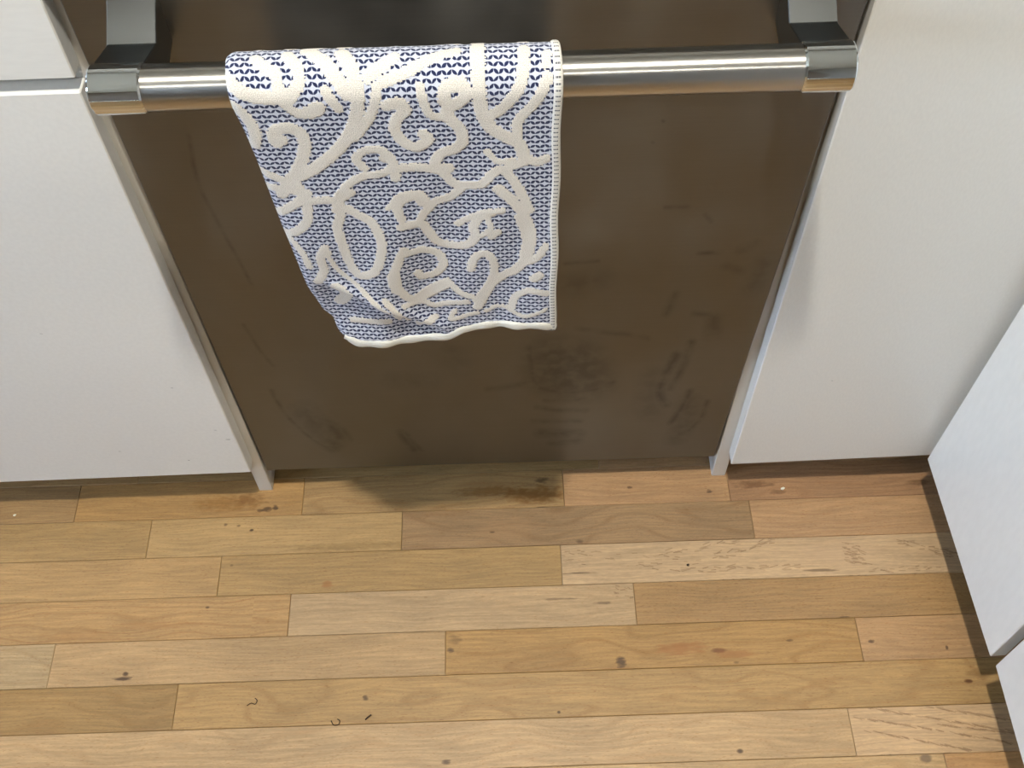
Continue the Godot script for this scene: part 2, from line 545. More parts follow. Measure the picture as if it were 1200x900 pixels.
	for row in range(-1, 59):
		var z0 := SEAM0 + (row - 1) * ROW
		var ends := [-3.0]
		var looks := []
		if rows.has(row):
			ends.append(-0.98 + 0.05 * (row % 3))
			ends.append_array(rows[row][0])
			ends.append(0.72 + 0.04 * (row % 4))
			looks = rows[row][1]
		while ends[ends.size() - 1] < 1.2:
			ends.append(minf(ends[ends.size() - 1] + r.randf_range(0.35, 1.0), 1.2))
		for k in ends.size() - 1:
			var x0: float = ends[k]
			var x1: float = ends[k + 1]
			var mat: Material
			var uvr := Rect2(x0, z0, maxf(x1 - x0, 0.6), ROW)
			if k >= 1 and k - 1 < looks.size():
				var o: Dictionary = looks[k - 1]
				uvr = Rect2(x0, z0, minf(x1 - x0, 0.64) if x1 - x0 < 0.9 else x1 - x0, ROW)
				mat = oak_material(oak(1000 + row * 50 + k * 7, o.c, uvr, o))
			else:
				mat = more[r.randi() % 5]
			var drop := r.randf_range(0.0, 0.00035)
			part("plank", box_mesh(Vector3(x0 + 0.0002, -0.014, z0 + 0.0002), Vector3(x1 - 0.0002, -drop, z0 + ROW - 0.0002), 0.0006, [], uvr, true), mat, fl)


func oak_material(tex: Texture2D) -> StandardMaterial3D:
	var m := plain(Color(0.905, 0.905, 0.885), 0.46)
	m.albedo_texture = tex
	return m


# ---------------------------------------------------------------- cabinets

func paint(marks: Array, rect: Rect2) -> StandardMaterial3D:
	var m := plain(Color(0.895, 0.893, 0.872), 0.27)
	var w := 256 if marks.is_empty() else 1024
	var h := w
	var bytes := PackedByteArray()
	bytes.resize(w * h * 3)
	var a := noise(5, 0.09, 2)
	for k in w * h:
		var g := int(252.0 + 3.0 * a.get_noise_2d(k % w, k / w))
		bytes[k * 3] = g
		bytes[k * 3 + 1] = g
		bytes[k * 3 + 2] = g
	var mask := PackedFloat32Array()
	mask.resize(w * h)
	for q in marks:                               # small scuffs: [x, y, length, strength]
		var p := Vector2((q[0] - rect.position.x) / rect.size.x * w, (1.0 - (q[1] - rect.position.y) / rect.size.y) * h)
		var lx: float = q[2] / rect.size.x * w
		stroke(mask, w, h, PackedVector2Array([p - Vector2(lx, 0.3), p + Vector2(lx, 0.3)]), 0.6, 0.9, q[3])
	for k in w * h:
		if mask[k] > 0.0:
			for e in 3:
				bytes[k * 3 + e] = int(lerpf(bytes[k * 3 + e], 90.0, mask[k]))
	m.albedo_texture = picture(w, h, bytes)
	var bump := NoiseTexture2D.new()
	bump.width = 256
	bump.height = 256
	bump.seamless = true
	bump.noise = noise(9, 0.05, 2)
	m.heightmap_enabled = true
	m.heightmap_scale = 0.004
	m.heightmap_texture = bump
	m.uv1_triplanar = false
	return m


func door_mesh(bl: Vector3, br: Vector3, tl: Vector3, tr: Vector3, deep := 0.019) -> ArrayMesh:
	return box_mesh(Vector3(bl.x, bl.y, bl.z - deep), Vector3(br.x, tl.y, bl.z), 0.0011, [bl, br, tl, tr], Rect2(bl.x, bl.y, br.x - bl.x, tl.y - bl.y))


func cabinets() -> void:
	var white := paint([], Rect2(0, 0, 1, 1))
	var kick := plain(Color(0.5, 0.49, 0.46), 0.5)
	var inside := plain(Color(0.6, 0.58, 0.54), 0.7)
	# left of the dishwasher
	var left := thing("base_cabinet", "white base cabinet left of the dishwasher, a drawer front above a plain door", "cabinet")
	part("body", box_mesh(Vector3(-0.94, 0.10, -0.60), Vector3(-0.3495, 0.87, 0.0), 0.001), inside, left)
	part("toe_kick", box_mesh(Vector3(-0.94, 0.0, -0.075), Vector3(-0.3495, 0.10, -0.06), 0.001), kick, left)
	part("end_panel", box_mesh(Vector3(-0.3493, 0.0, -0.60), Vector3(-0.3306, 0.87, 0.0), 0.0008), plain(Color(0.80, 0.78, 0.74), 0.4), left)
	var specks := [[-0.3503, 0.1661, 0.0022, 0.8], [-0.4115, 0.1185, 0.0008, 0.8], [-0.3604, 0.1893, 0.001, 0.4], [-0.3866, 0.2861, 0.0008, 0.5], [-0.4903, 0.1477, 0.0008, 0.5], [-0.4939, 0.3996, 0.001, 0.35]]
	part("door", door_mesh(Vector3(-0.94, 0.0788, 0.02), Vector3(-0.3397, 0.0876, 0.02), Vector3(-0.94, 0.7228, 0.02), Vector3(-0.3393, 0.7228, 0.02)), paint(specks, Rect2(-0.94, 0.08, 0.60, 0.643)), left)
	part("drawer_front", door_mesh(Vector3(-0.94, 0.7335, 0.02), Vector3(-0.3381, 0.7369, 0.02), Vector3(-0.94, 0.866, 0.02), Vector3(-0.3372, 0.866, 0.02)), white, left)
	# right of the dishwasher, running into the corner
	var right := thing("base_cabinet", "white base cabinet between the dishwasher and the corner, one tall plain door", "cabinet")
	part("body", box_mesh(Vector3(0.2926, 0.09, -0.60), Vector3(0.60, 0.87, 0.0), 0.001), inside, right)
	part("toe_kick", box_mesh(Vector3(0.2926, 0.0, -0.075), Vector3(0.66, 0.09, -0.06), 0.001), kick, right)
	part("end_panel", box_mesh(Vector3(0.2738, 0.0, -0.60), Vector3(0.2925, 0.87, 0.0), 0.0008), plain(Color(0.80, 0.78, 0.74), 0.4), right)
	part("door", door_mesh(Vector3(0.2874, 0.0672, 0.02), Vector3(0.590, 0.0752, 0.02), Vector3(0.2872, 0.866, 0.02), Vector3(0.590, 0.866, 0.02)), paint([[0.3759, 0.2609, 0.0006, 0.4]], Rect2(0.2874, 0.0672, 0.3026, 0.8)), right)
	# the run along the right-hand wall
	var spans := [[Vector3(0.5548, 0.09, 0.033), Vector3(0.5642, 0.09, 0.296)], [Vector3(0.5675, 0.09, 0.3072), Vector3(0.5675, 0.09, 0.76)]]
	var labels := ["narrow white corner cabinet in the right-hand run, its door slightly ajar", "white base cabinet at the right edge of the picture, beside the corner cabinet"]
	for k in 2:
		var a: Vector3 = spans[k][0]
		var b: Vector3 = spans[k][1]
		var o := thing("base_cabinet", labels[k], "cabinet")
		var along := (b - a).length()
		part("body", box_mesh(Vector3(0.60, 0.10, 0.03 if k == 0 else 0.303), Vector3(1.19, 0.87, 0.30 if k == 0 else 0.76), 0.001), inside, o)
		part("toe_kick", box_mesh(Vector3(0.655, 0.0, -0.058 if k == 0 else 0.303), Vector3(0.67, 0.10, 0.30 if k == 0 else 0.76), 0.001), kick, o)
		var door := part("door", box_mesh(Vector3(0, 0, -0.019), Vector3(along, 0.776, 0), 0.0011, [], Rect2(0, 0, along, 0.776)), paint([], Rect2(0, 0, 1, 1)), o)
		var xa := -(b - a).normalized()            # the door's own x runs from its near end to its far end
		door.transform = Transform3D(Basis(xa, Vector3.UP, xa.cross(Vector3.UP)), b)
	var top := thing("countertop", "pale stone countertop running over the dishwasher and round the corner, above the picture", "countertop")
	var s := Shape.new()
	slab(s, Vector3(-0.96, 0.872, -0.615), Vector3(1.195, 0.905, 0.035), 0.003)
	part("slab", s.mesh(), plain(Color(0.72, 0.71, 0.68), 0.25), top)
	part("slab", box_mesh(Vector3(0.545, 0.872, 0.0352), Vector3(1.195, 0.905, 0.76), 0.003), plain(Color(0.72, 0.71, 0.68), 0.25), top)


# ---------------------------------------------------------------- dishwasher

func steel_texture(rect: Rect2) -> Array:
	var w := 1024
	var h := 1024
	var mask := PackedFloat32Array()
	mask.resize(w * h)
	var to := func(x: float, y: float) -> Vector2:
		return Vector2((x - rect.position.x) / rect.size.x * w, (1.0 - (y - rect.position.y) / rect.size.y) * h)
	# finger marks and wiped drips: [half width mm, softness mm, strength, points]
	var marks := [
		[1.0, 2.5, 0.55, -0.282, 0.256, -0.277, 0.205, -0.262, 0.155, -0.247, 0.125, -0.232, 0.105],
		[9.0, 12.0, 0.40, -0.252, 0.205, -0.242, 0.165, -0.232, 0.135], [5.0, 7.0, 0.55, -0.226, 0.165, -0.222, 0.140, -0.232, 0.115],
		[2.0, 4.0, 0.4, -0.262, 0.195, -0.235, 0.185, -0.215, 0.165, -0.208, 0.135],
		[2.5, 4.0, 0.55, -0.142, 0.148, -0.136, 0.125, -0.128, 0.102], [1.5, 3.0, 0.5, -0.135, 0.145, -0.128, 0.12, -0.118, 0.10],
		[0.7, 1.8, 0.45, -0.270, 0.668, -0.277, 0.61, -0.272, 0.55, -0.266, 0.50, -0.262, 0.46], [0.9, 2.0, 0.35, -0.285, 0.39, -0.278, 0.34, -0.27, 0.31],
		[26.0, 14.0, 0.40, 0.045, 0.31, 0.05, 0.27, 0.085, 0.255, 0.075, 0.30], [3.0, 4.0, 0.5, 0.018, 0.33, 0.022, 0.29, 0.028, 0.25, 0.06, 0.232, 0.10, 0.236, 0.118, 0.25],
		[2.5, 3.0, 0.4, 0.04, 0.215, 0.075, 0.212, 0.095, 0.225], [2.5, 3.0, 0.4, 0.03, 0.198, 0.06, 0.19, 0.09, 0.188], [2.0, 3.0, 0.4, 0.025, 0.165, 0.085, 0.162],
		[5.0, 5.0, 0.45, 0.035, 0.135, 0.085, 0.13], [4.0, 4.0, 0.35, 0.05, 0.108, 0.085, 0.112],
		[4.0, 4.0, 0.55, 0.187, 0.305, 0.179, 0.265, 0.176, 0.225, 0.188, 0.195], [3.0, 3.5, 0.5, 0.20, 0.33, 0.197, 0.28, 0.189, 0.235],
		[3.0, 3.0, 0.55, 0.213, 0.225, 0.208, 0.185, 0.20, 0.15], [9.0, 8.0, 0.35, 0.215, 0.20, 0.218, 0.15, 0.212, 0.11], [2.0, 3.0, 0.5, 0.238, 0.20, 0.236, 0.16, 0.225, 0.13],
		[10.0, 10.0, 0.25, 0.165, 0.26, 0.165, 0.21, 0.17, 0.18], [6.0, 6.0, 0.35, 0.218, 0.375, 0.222, 0.345], [1.2, 2.0, 0.6, 0.185, 0.487, 0.207, 0.487],
		[2.0, 4.0, 0.35, 0.225, 0.49, 0.24, 0.50], [2.0, 4.0, 0.3, 0.215, 0.465, 0.235, 0.455], [0.8, 2.0, 0.45, 0.143, 0.557, 0.165, 0.557], [1.0, 2.0, 0.45, 0.183, 0.545, 0.19, 0.535],
		[6.0, 8.0, 0.3, 0.255, 0.47, 0.25, 0.43], [2.0, 4.0, 0.4, 0.17, 0.42, 0.165, 0.385], [2.0, 3.0, 0.4, 0.195, 0.385, 0.215, 0.38],
		[1.5, 3.0, 0.35, 0.07, 0.363, 0.11, 0.352, 0.125, 0.35, 0.15, 0.34], [0.6, 1.0, 0.6, 0.127, 0.668, 0.128, 0.667], [0.6, 1.0, 0.6, 0.121, 0.643, 0.122, 0.642],
		[8.0, 9.0, 0.25, 0.09, 0.45, 0.055, 0.44], [3.0, 3.0, 0.3, -0.03, 0.245, 0.0, 0.25, 0.03, 0.262], [1.0, 2.0, 0.4, 0.052, 0.477, 0.085, 0.48],
		[7.0, 9.0, 0.2, -0.14, 0.27, -0.10, 0.265], [10.0, 12.0, 0.2, -0.07, 0.33, -0.06, 0.30]]
	for q in marks:
		var pts := PackedVector2Array()
		for k in range(3, q.size(), 2):
			pts.append(to.call(q[k], q[k + 1]))
		var mm := 0.001 / rect.size.x * w
		stroke(mask, w, h, curve(pts) if pts.size() > 2 else pts, q[0] * mm, q[1] * 1.4 * mm, q[2] * 1.1)
	var brush := noise(77, 0.02, 2)
	var cloud := noise(78, 0.006, 3)
	var rag := noise(79, 0.035, 3)
	var col := PackedByteArray()
	var rou := PackedByteArray()
	col.resize(w * h * 3)
	rou.resize(w * h * 3)
	for y in h:
		for x in w:
			var k := y * w + x
			var b := brush.get_noise_2d(x * 0.25, y * 34.0)
			var c := cloud.get_noise_2d(x, y * 0.8)
			var m := mask[k]
			if m > 0.0:
				m *= clampf(0.72 + 0.8 * rag.get_noise_2d(x * 0.7, y * 0.9) + 0.2 * b, 0.0, 1.0)
			var g := 1.0 + 0.018 * b + 0.05 * c - 0.36 * m
			col[k * 3] = int(clampf(g, 0, 1.2) * 200.0)
			col[k * 3 + 1] = int(clampf(g, 0, 1.2) * 200.0)
			col[k * 3 + 2] = int(clampf(g, 0, 1.2) * 200.0)
			var r := int(clampf(0.5 + 0.10 * c + 0.02 * b + 0.12 * m, 0, 1) * 255.0)
			rou[k * 3] = r
			rou[k * 3 + 1] = r
			rou[k * 3 + 2] = r
	return [picture(w, h, col), picture(w, h, rou)]


func dishwasher() -> void:
	var o := thing("dishwasher", "stainless steel dishwasher front with finger smudges and a tubular bar handle", "dishwasher")
	var rect := Rect2(-0.33, 0.05, 0.62, 0.82)
	var tex := steel_texture(rect)
	var steel := plain(Color(0.60, 0.595, 0.575), 0.70, 1.0)
	steel.albedo_texture = tex[0]
	steel.roughness_texture = tex[1]
	steel.anisotropy_enabled = true
	steel.anisotropy = -0.8
	# the door leans out a little: flush at the bottom, proud at the top
	var bl := Vector3(-0.3272, 0.0565, 0.0005)
	var br := Vector3(0.2700, 0.0552, 0.0005)
	var tl := Vector3(-0.3250, 0.868, 0.0195)
	var tr := Vector3(0.2840, 0.868, 0.0195)
	part("door_panel", box_mesh(Vector3(-0.3272, 0.0565, -0.0045), Vector3(0.2700, 0.868, 0.0005), 0.0012, [bl, br, tl, tr], rect), steel, o)
	part("tub", box_mesh(Vector3(-0.325, 0.11, -0.58), Vector3(0.268, 0.868, -0.006), 0.002), plain(Color(0.06, 0.06, 0.06), 0.6), o)
	part("toe_kick", box_mesh(Vector3(-0.328, 0.0, -0.075), Vector3(0.271, 0.11, -0.06), 0.001), plain(Color(0.03, 0.03, 0.03), 0.6), o)
	# handle: bar > two brackets, two chrome end caps
	var s := Shape.new()
	var x0 := -0.2540
	var x1 := 0.2165
	lathe_x(s, Vector3(0, BAR_Y, BAR_Z), [Vector2(x0, BAR_R), Vector2(x1, BAR_R)], 64)
	var brushed := plain(Color(0.74, 0.73, 0.71), 0.30, 1.0)
	brushed.anisotropy_enabled = true
	brushed.anisotropy = -0.85
	var bar := part("handle", s.mesh(), brushed, o)
	var satin := plain(Color(0.50, 0.51, 0.51), 0.28, 1.0)
	var chrome := plain(Color(0.86, 0.88, 0.89), 0.05, 1.0)
	for side in [-1, 1]:
		var outer := -0.2894 if side < 0 else 0.2510
		var inner := -0.2526 if side < 0 else 0.2150
		var lo := minf(outer, inner)
		var hi := maxf(outer, inner)
		var b := Shape.new()
		# outline of the bracket in (z, y)
		var prof := [Vector2(0.016, 0.840), Vector2(0.0218, 0.8098), Vector2(0.0512, 0.7936), Vector2(0.0535, 0.7938), Vector2(0.0975, 0.8085), Vector2(0.1045, 0.8060), Vector2(0.1045, 0.7780), Vector2(0.0980, 0.7760), Vector2(0.0550, 0.7610), Vector2(0.0160, 0.7680)]
		var cham := 0.0007
		var poly := PackedVector2Array(prof)
		var inset := PackedVector2Array()
		for k in poly.size():                       # the outline again, drawn in by the width of the chamfer
			var e0 := (poly[k] - poly[k - 1 if k > 0 else poly.size() - 1]).normalized()
			var e1 := (poly[(k + 1) % poly.size()] - poly[k]).normalized()
			var nn := (Vector2(e0.y, -e0.x) + Vector2(e1.y, -e1.x)).normalized()
			inset.append(poly[k] + nn * cham if Geometry2D.is_point_in_polygon(poly[k] + nn * cham, poly) else poly[k] - nn * cham)
		for k in poly.size():
			var k2 := (k + 1) % poly.size()
			var a := poly[k]
			var c := poly[k2]
			var nrm := (a - inset[k]) + (c - inset[k2])
			var out := Vector3(0, nrm.y, nrm.x).normalized()
			b.quad(Vector3(lo + cham, a.y, a.x), Vector3(hi - cham, a.y, a.x), Vector3(hi - cham, c.y, c.x), Vector3(lo + cham, c.y, c.x), out)
			for e in [[lo, lo + cham, -1.0], [hi, hi - cham, 1.0]]:
				b.quad(Vector3(e[1], a.y, a.x), Vector3(e[1], c.y, c.x), Vector3(e[0], inset[k2].y, inset[k2].x), Vector3(e[0], inset[k].y, inset[k].x), out + Vector3(e[2], 0, 0))
		var fan := Geometry2D.triangulate_polygon(inset)
		for k in range(0, fan.size(), 3):
			for e in [[lo, -1.0], [hi, 1.0]]:
				b.tri(Vector3(e[0], inset[fan[k]].y, inset[fan[k]].x), Vector3(e[0], inset[fan[k + 1]].y, inset[fan[k + 1]].x), Vector3(e[0], inset[fan[k + 2]].y, inset[fan[k + 2]].x), Vector3(e[1], 0, 0))
		part("bracket", b.mesh(), satin, bar)
		var cap := Shape.new()
		var r := 0.0180
		var prof2 := []
		if side < 0:
			prof2 = [Vector2(lo - 0.0005, 0.0), Vector2(lo - 0.0005, r - 0.0016), Vector2(lo + 0.0002, r - 0.0006), Vector2(lo + 0.0012, r), Vector2(hi - 0.001, r), Vector2(hi + 0.0005, r - 0.001), Vector2(hi + 0.0005, BAR_R - 0.001)]
		else:
			prof2 = [Vector2(lo - 0.0005, BAR_R - 0.001), Vector2(lo - 0.0005, r - 0.001), Vector2(lo + 0.001, r), Vector2(hi - 0.0012, r), Vector2(hi - 0.0002, r - 0.0006), Vector2(hi + 0.0005, r - 0.0016), Vector2(hi + 0.0005, 0.0)]
		lathe_x(cap, Vector3(0, BAR_Y, BAR_Z + 0.0002), prof2, 64)
		part("end_cap", cap.mesh(), chrome, bar).set_meta("label", "polished chrome end cap")


# ---------------------------------------------------------------- towel

func scrolls() -> Array:
	# the woven scrollwork, stroke by stroke: [width, x, y, x, y ...] in millimetres of cloth
	return [
	[10.7, 90,-2, 97,10, 100,24, 96,46, 86,66, 70,84, 53,97, 39,106, 29,120],
	[8.1, 114,21, 110,36, 103,50, 93,64],
	[11.5, 64,39, 70,35],
	[8.1, 46,27, 50,33, 57,40, 69,39, 73,34],
	[9.2, 9,12, 20,22, 37,26, 54,26],
	[8.6, 30,1, 38,8, 45,13, 45,24],
	[9.2, 52,-2, 60,10, 59,19, 50,27],
	[10.4, 65,-7, 79,6, 87,16, 92,24],
	[9.5, 12,32, 19,42, 22,55, 19,68],
	[10.4, 36,67, 35,58, 41,53, 50,54, 56,62, 53,79, 45,96, 34,110],
	[11.1, 35,64, 39,64],
	[7.7, 17,95, 26,101, 35,107],
	[7.4, 19,113, 33,115, 48,123],
	[9.2, 42,108, 45,129],
	[7.7, 96,95, 91,86, 96,78, 107,76, 115,82, 117,93, 108,101, 92,104, 79,114, 71,126, 68,139],
	[8.3, 85,36, 78,23],
	[8.9, 108,15, 119,8, 127,3],
	[9.5, 119,35, 129,33, 132,40, 125,47, 123,59, 129,71, 138,75, 146,68, 143,63],
	[9.8, 160,32, 162,23, 172,21, 176,27, 169,35, 162,39, 163,49, 170,59, 171,71, 165,78, 154,83, 149,96, 159,98],
	[10.7, 185,-5, 185,20, 186,42, 192,58, 203,68, 213,76, 216,92],
	[9.2, 217,-1, 215,20, 204,37, 194,46, 187,48],
	[8.6, 233,19, 225,35, 213,51, 211,67, 216,86, 225,94, 232,91],
	[7.7, 119,18, 135,13, 149,6, 170,-1],
	[7.4, 144,22, 145,30, 149,44, 157,47],
	[6.5, 189,82, 196,92, 208,92, 203,99],
	[5.3, 202,101, 214,96],
	[8.6, 119,96, 138,96, 153,102, 162,115, 170,117, 183,116, 191,106, 199,101, 208,113, 215,131, 220,146],
	[8.9, 112,85, 118,90, 118,106],
	[5.6, 109,139, 117,127, 127,123, 137,125, 140,134],
	[7.4, 233,4, 232,10],
	[8.9, 71,126, 71,143, 66,159, 67,181, 69,201, 75,219, 88,215, 96,197, 99,176, 94,155, 84,145, 77,138],
	[8.3, 44,129, 59,127, 71,127, 82,120],
	[8.6, 22,142, 37,132, 49,119],
	[8.6, 47,127, 43,151, 33,163, 24,167],
	[8.3, 52,183, 46,197, 47,212, 39,227],
	[9.8, 51,186, 52,190],
	[5.0, 53,195, 59,214, 70,230, 79,245, 91,263, 103,284],
	[12.4, 54,235, 61,246, 54,258],
	[6.5, 110,208, 102,219, 103,241],
	[8.0, 61,285, 76,285, 93,286],
	[6.8, 22,168, 32,189, 35,207],
	[8.6, 118,152, 116,139, 122,130, 132,127, 136,135],
	[8.9, 117,161, 132,159, 138,170, 144,183, 155,188, 167,187, 175,178, 175,164, 181,151, 190,147],
	[8.3, 133,153, 145,136, 158,130, 166,122],
	[6.8, 162,162, 169,156, 180,149, 198,145],
	[5.9, 186,153, 188,168, 177,176],
	[8.0, 189,175, 194,170],
	[9.8, 196,121, 209,138, 218,159, 221,182, 217,203, 208,219, 198,226, 187,238, 180,255, 174,270],
	[11.0, 213,154, 219,182, 216,201],
	[7.4, 212,212, 225,204, 232,191],
	[8.6, 116,189, 107,213, 107,239, 117,256, 130,247, 145,237],
	[8.3, 118,194, 131,192, 144,199, 147,212, 140,224, 128,227, 125,221],
	[8.0, 170,217, 174,202, 184,197, 190,211, 188,229, 181,245, 173,261],
	[7.4, 149,234, 159,249, 170,256],
	[7.1, 128,256, 141,246, 152,238],
	[6.8, 110,264, 125,261, 135,268, 148,264, 165,263],
	[7.7, 120,294, 135,284],
	[5.9, 153,275, 149,287, 162,283, 173,279],
	[7.7, 203,274, 207,256, 219,246, 235,250],
	[8.9, 223,230, 228,225],
	[5.3, 181,277, 195,270, 215,282, 233,273],
	[5.6, 93,251, 101,267, 111,287],
	[5.9, 230,199, 233,187],
	]


func towel_left(v: float) -> float:
	var k := [[-0.2, -0.1930], [-0.0033, -0.1915], [0.0337, -0.1895], [0.0539, -0.1862], [0.0837, -0.1833], [0.12, -0.1812], [0.1593, -0.179], [0.1963, -0.1755], [0.236, -0.1718], [0.2727, -0.1645], [0.2845, -0.1572], [0.2988, -0.1556], [0.3163, -0.1503], [0.34, -0.145]]
	for q in k.size() - 1:
		if v <= k[q + 1][0]:
			return lerpf(k[q][1], k[q + 1][1], clampf((v - k[q][0]) / (k[q + 1][0] - k[q][0]), 0.0, 1.0))
	return -0.145


func towel_bottom(x: float) -> float:
	var k := [[-0.158, 0.309], [-0.1503, 0.3145], [-0.1355, 0.3215], [-0.1076, 0.3215], [-0.0599, 0.3195], [-0.0395, 0.309], [-0.0197, 0.3035], [0.0038, 0.3009], [0.0272, 0.3008], [0.0444, 0.306]]
	for q in k.size() - 1:
		if x <= k[q + 1][0]:
			return lerpf(k[q][1], k[q + 1][1], smoothstep(0.0, 1.0, clampf((x - k[q][0]) / (k[q + 1][0] - k[q][0]), 0.0, 1.0)))
	return 0.306


# Where the middle of the cloth is: x across, v down from the top of the bar (negative behind it).
func cloth_at(x: float, v: float, lift: float) -> Vector3:
	var quarter := PI * 0.5 * CLOTH_R
	if absf(v) <= quarter:
		var an := v / CLOTH_R
		return Vector3(x, BAR_Y + cos(an) * (CLOTH_R + lift), BAR_Z + sin(an) * (CLOTH_R + lift))
	if v < 0.0:
		return Vector3(x, BAR_Y + quarter + v, BAR_Z - CLOTH_R - lift)
	var d := v - quarter
	var z := BAR_Z + CLOTH_R + lift
	var loose := smoothstep(0.02, 0.2, d)
	z += loose * (0.0022 * sin(x * 46.0 + 0.6) + 0.0015 * sin(x * 90.0 + d * 22.0))
	# the diagonal crease at the lower left corner
	var a := Vector2(-0.156, 0.230)
	var b := Vector2(-0.050, 0.311)
	var e := (Vector2(x, v) - a)
	var side := (b - a).normalized().cross(e)      # above 0 is below and left of the crease
	var f := e.dot((b - a).normalized()) / a.distance_to(b)
	var within := smoothstep(-0.1, 0.15, f) * (1.0 - smoothstep(0.9, 1.25, f))
	z += within * smoothstep(0.004, 0.03, towel_bottom(x) - v) * (0.0034 * exp(-pow((side + 0.004) / 0.006, 2.0)) - 0.0026 * smoothstep(-0.001, 0.005, side) * (1.0 - smoothstep(0.03, 0.06, side)))
	# gathers above the bottom hem
	var near := smoothstep(0.05, 0.0, towel_bottom(x) - v)
	z += near * 0.0006 * sin(x * 210.0)
	return Vector3(x, BAR_Y - d, z)


func towel() -> void:
	var o := thing("dish_towel", "white and blue scroll-patterned terry towel draped over the dishwasher handle", "towel")
	# --- the weave as a picture: where the raised terry scrolls lie, and leaf stitches between them
	var w := 1024
	var h := 2048
	var px := w / (CLOTH_U * 1000.0)                # pixels per millimetre, across
	var py := h / (CLOTH_V * 1000.0)
	var mask := PackedFloat32Array()
	mask.resize(w * h)
	for q in scrolls():
		var pts := PackedVector2Array()
		for k in range(1, q.size(), 2):
			pts.append(Vector2((q[k] + 6.0) * px, (q[k + 1] - CLOTH_V0 * 1000.0) * py))
		stroke(mask, w, h, curve(pts), q[0] * 0.5 * px - 0.7, 3.0, 1.0)
		if q[2] < 40.0:                             # the pattern carries on behind the bar
			var back := PackedVector2Array()
			for p in pts:
				back.append(Vector2(p.x, -2.0 * CLOTH_V0 * 1000.0 * py - p.y - 60.0))
			stroke(mask, w, h, curve(back), q[0] * 0.5 * px - 0.7, 3.0, 1.0)
	var rag := noise(3, 0.05, 2)
	var loop := noise(4, 0.30, 2)
	var patch := noise(8, 0.006, 2)
	var col := PackedByteArray()
	var hgt := PackedByteArray()
	col.resize(w * h * 3)
	hgt.resize(w * h * 3)
	var terry := Color(0.825, 0.803, 0.765)
	var field := Color(0.75, 0.765, 0.815)
	var navy := Color(0.06, 0.10, 0.25)
	for y in h:
		var my := y / py
		var row := int(floor(my / 4.6))
		var fy := my - (row + 0.5) * 4.6
		for x in w:
			var mx := x / px
			var i := y * w + x
			var n1 := rag.get_noise_2d(x, y)
			var n2 := loop.get_noise_2d(x, y)
			var m := mask[mini(y / 4 * 4 + 2, h - 1) * w + mini(x / 5 * 5 + 2, w - 1)] + 0.5 * rag.get_noise_2d(x / 5 * 9, y / 4 * 9)
			var c: Color
			var g := 0.0
			if m > 0.5:
				var rib := sin(my * TAU / 1.25)
				c = terry * (1.0 + 0.24 * n2 + 0.035 * rib + 0.02 * patch.get_noise_2d(x, y))
				g = 0.68 + 0.34 * n2 + 0.10 * rib
			else:
				var cell := int(floor(mx / 3.6))
				var fx := mx - (cell + 0.5) * 3.6 + 0.35 * n1
				var s := 1.0 if (cell + row) % 2 == 0 else -1.0
				var u := fx * 0.74 + s * (fy + 0.5 * n1) * 0.67
				var t := -s * fx * 0.67 + (fy + 0.5 * n1) * 0.74
				var lens := 1.08 * (1.0 - pow(u / 2.35, 2.0))
				var cover := smoothstep(-0.18, 0.18, lens - absf(t)) if absf(u) < 2.4 else 0.0
				c = (field * (1.0 + 0.10 * n2)).lerp(navy * (1.0 + 0.25 * n2), cover)
				g = 0.30 + 0.14 * n2 + 0.12 * cover
			col[i * 3] = int(clampf(c.r, 0, 1) * 255.0)
			col[i * 3 + 1] = int(clampf(c.g, 0, 1) * 255.0)
			col[i * 3 + 2] = int(clampf(c.b, 0, 1) * 255.0)
			var gi := int(clampf(g, 0, 1) * 255.0)
			hgt[i * 3] = gi
			hgt[i * 3 + 1] = gi
			hgt[i * 3 + 2] = gi
	var m := plain(Color.WHITE, 0.95)
	m.albedo_texture = picture(w, h, col)
	m.heightmap_enabled = true
	m.heightmap_scale = 0.07
	m.heightmap_texture = picture(w, h, hgt)
	m.rim_enabled = true
	m.rim = 0.4
	m.rim_tint = 0.6
	# --- the cloth itself: one closed skin, front and back
	var cols := 150
	var rows := 300
	var front := PackedVector3Array()
	var back := PackedVector3Array()
	var uv := PackedVector2Array()
	for r in rows:
		var tv := float(r) / (rows - 1)
		for c in cols:
			var tu := float(c) / (cols - 1)
			var xr := 0.0398
			var x := lerpf(-0.1930, xr, tu)
			var v := lerpf(CLOTH_V0 + 0.03, towel_bottom(x) - 0.004, tv)
			x = lerpf(towel_left(v), xr, tu)
			v = lerpf(CLOTH_V0 + 0.03, towel_bottom(x) - 0.004, tv)
			var u01 := (x + 0.206) / CLOTH_U
			var v01 := (v - CLOTH_V0) / CLOTH_V
			uv.append(Vector2(u01, v01))
			var mk := mask[clampi(int(v01 * h), 0, h - 1) * w + clampi(int(u01 * w), 0, w - 1)]
			var roll := 1.0 - pow(clampf(1.0 - (x - towel_left(v)) / 0.006, 0.0, 1.0), 2.0)
			var half := 0.0026 * maxf(roll, 0.02)
			front.append(cloth_at(x, v, half + 0.0005 * mk * roll))
			back.append(cloth_at(x, v, -half))
	var s := Shape.new()
	s.grid(front, uv, rows, cols)
	s.grid(back, uv, rows, cols, true)
	for r in rows - 1:                              # close the long sides
		for c in [0, cols - 1]:
			var a: int = r * cols + c
			var b: int = a + cols
			s.quad(front[a], front[b], back[b], back[a], Vector3(-1 if c == 0 else 1, 0, 0), [uv[a], uv[b], uv[b], uv[a]])
	for c in cols - 1:
		s.quad(front[c], front[c + 1], back[c + 1], back[c], Vector3.DOWN, [uv[c], uv[c + 1], uv[c + 1], uv[c]])
	part("cloth", s.mesh(), m, o)
	# --- stitched side hem
	var hw := 64
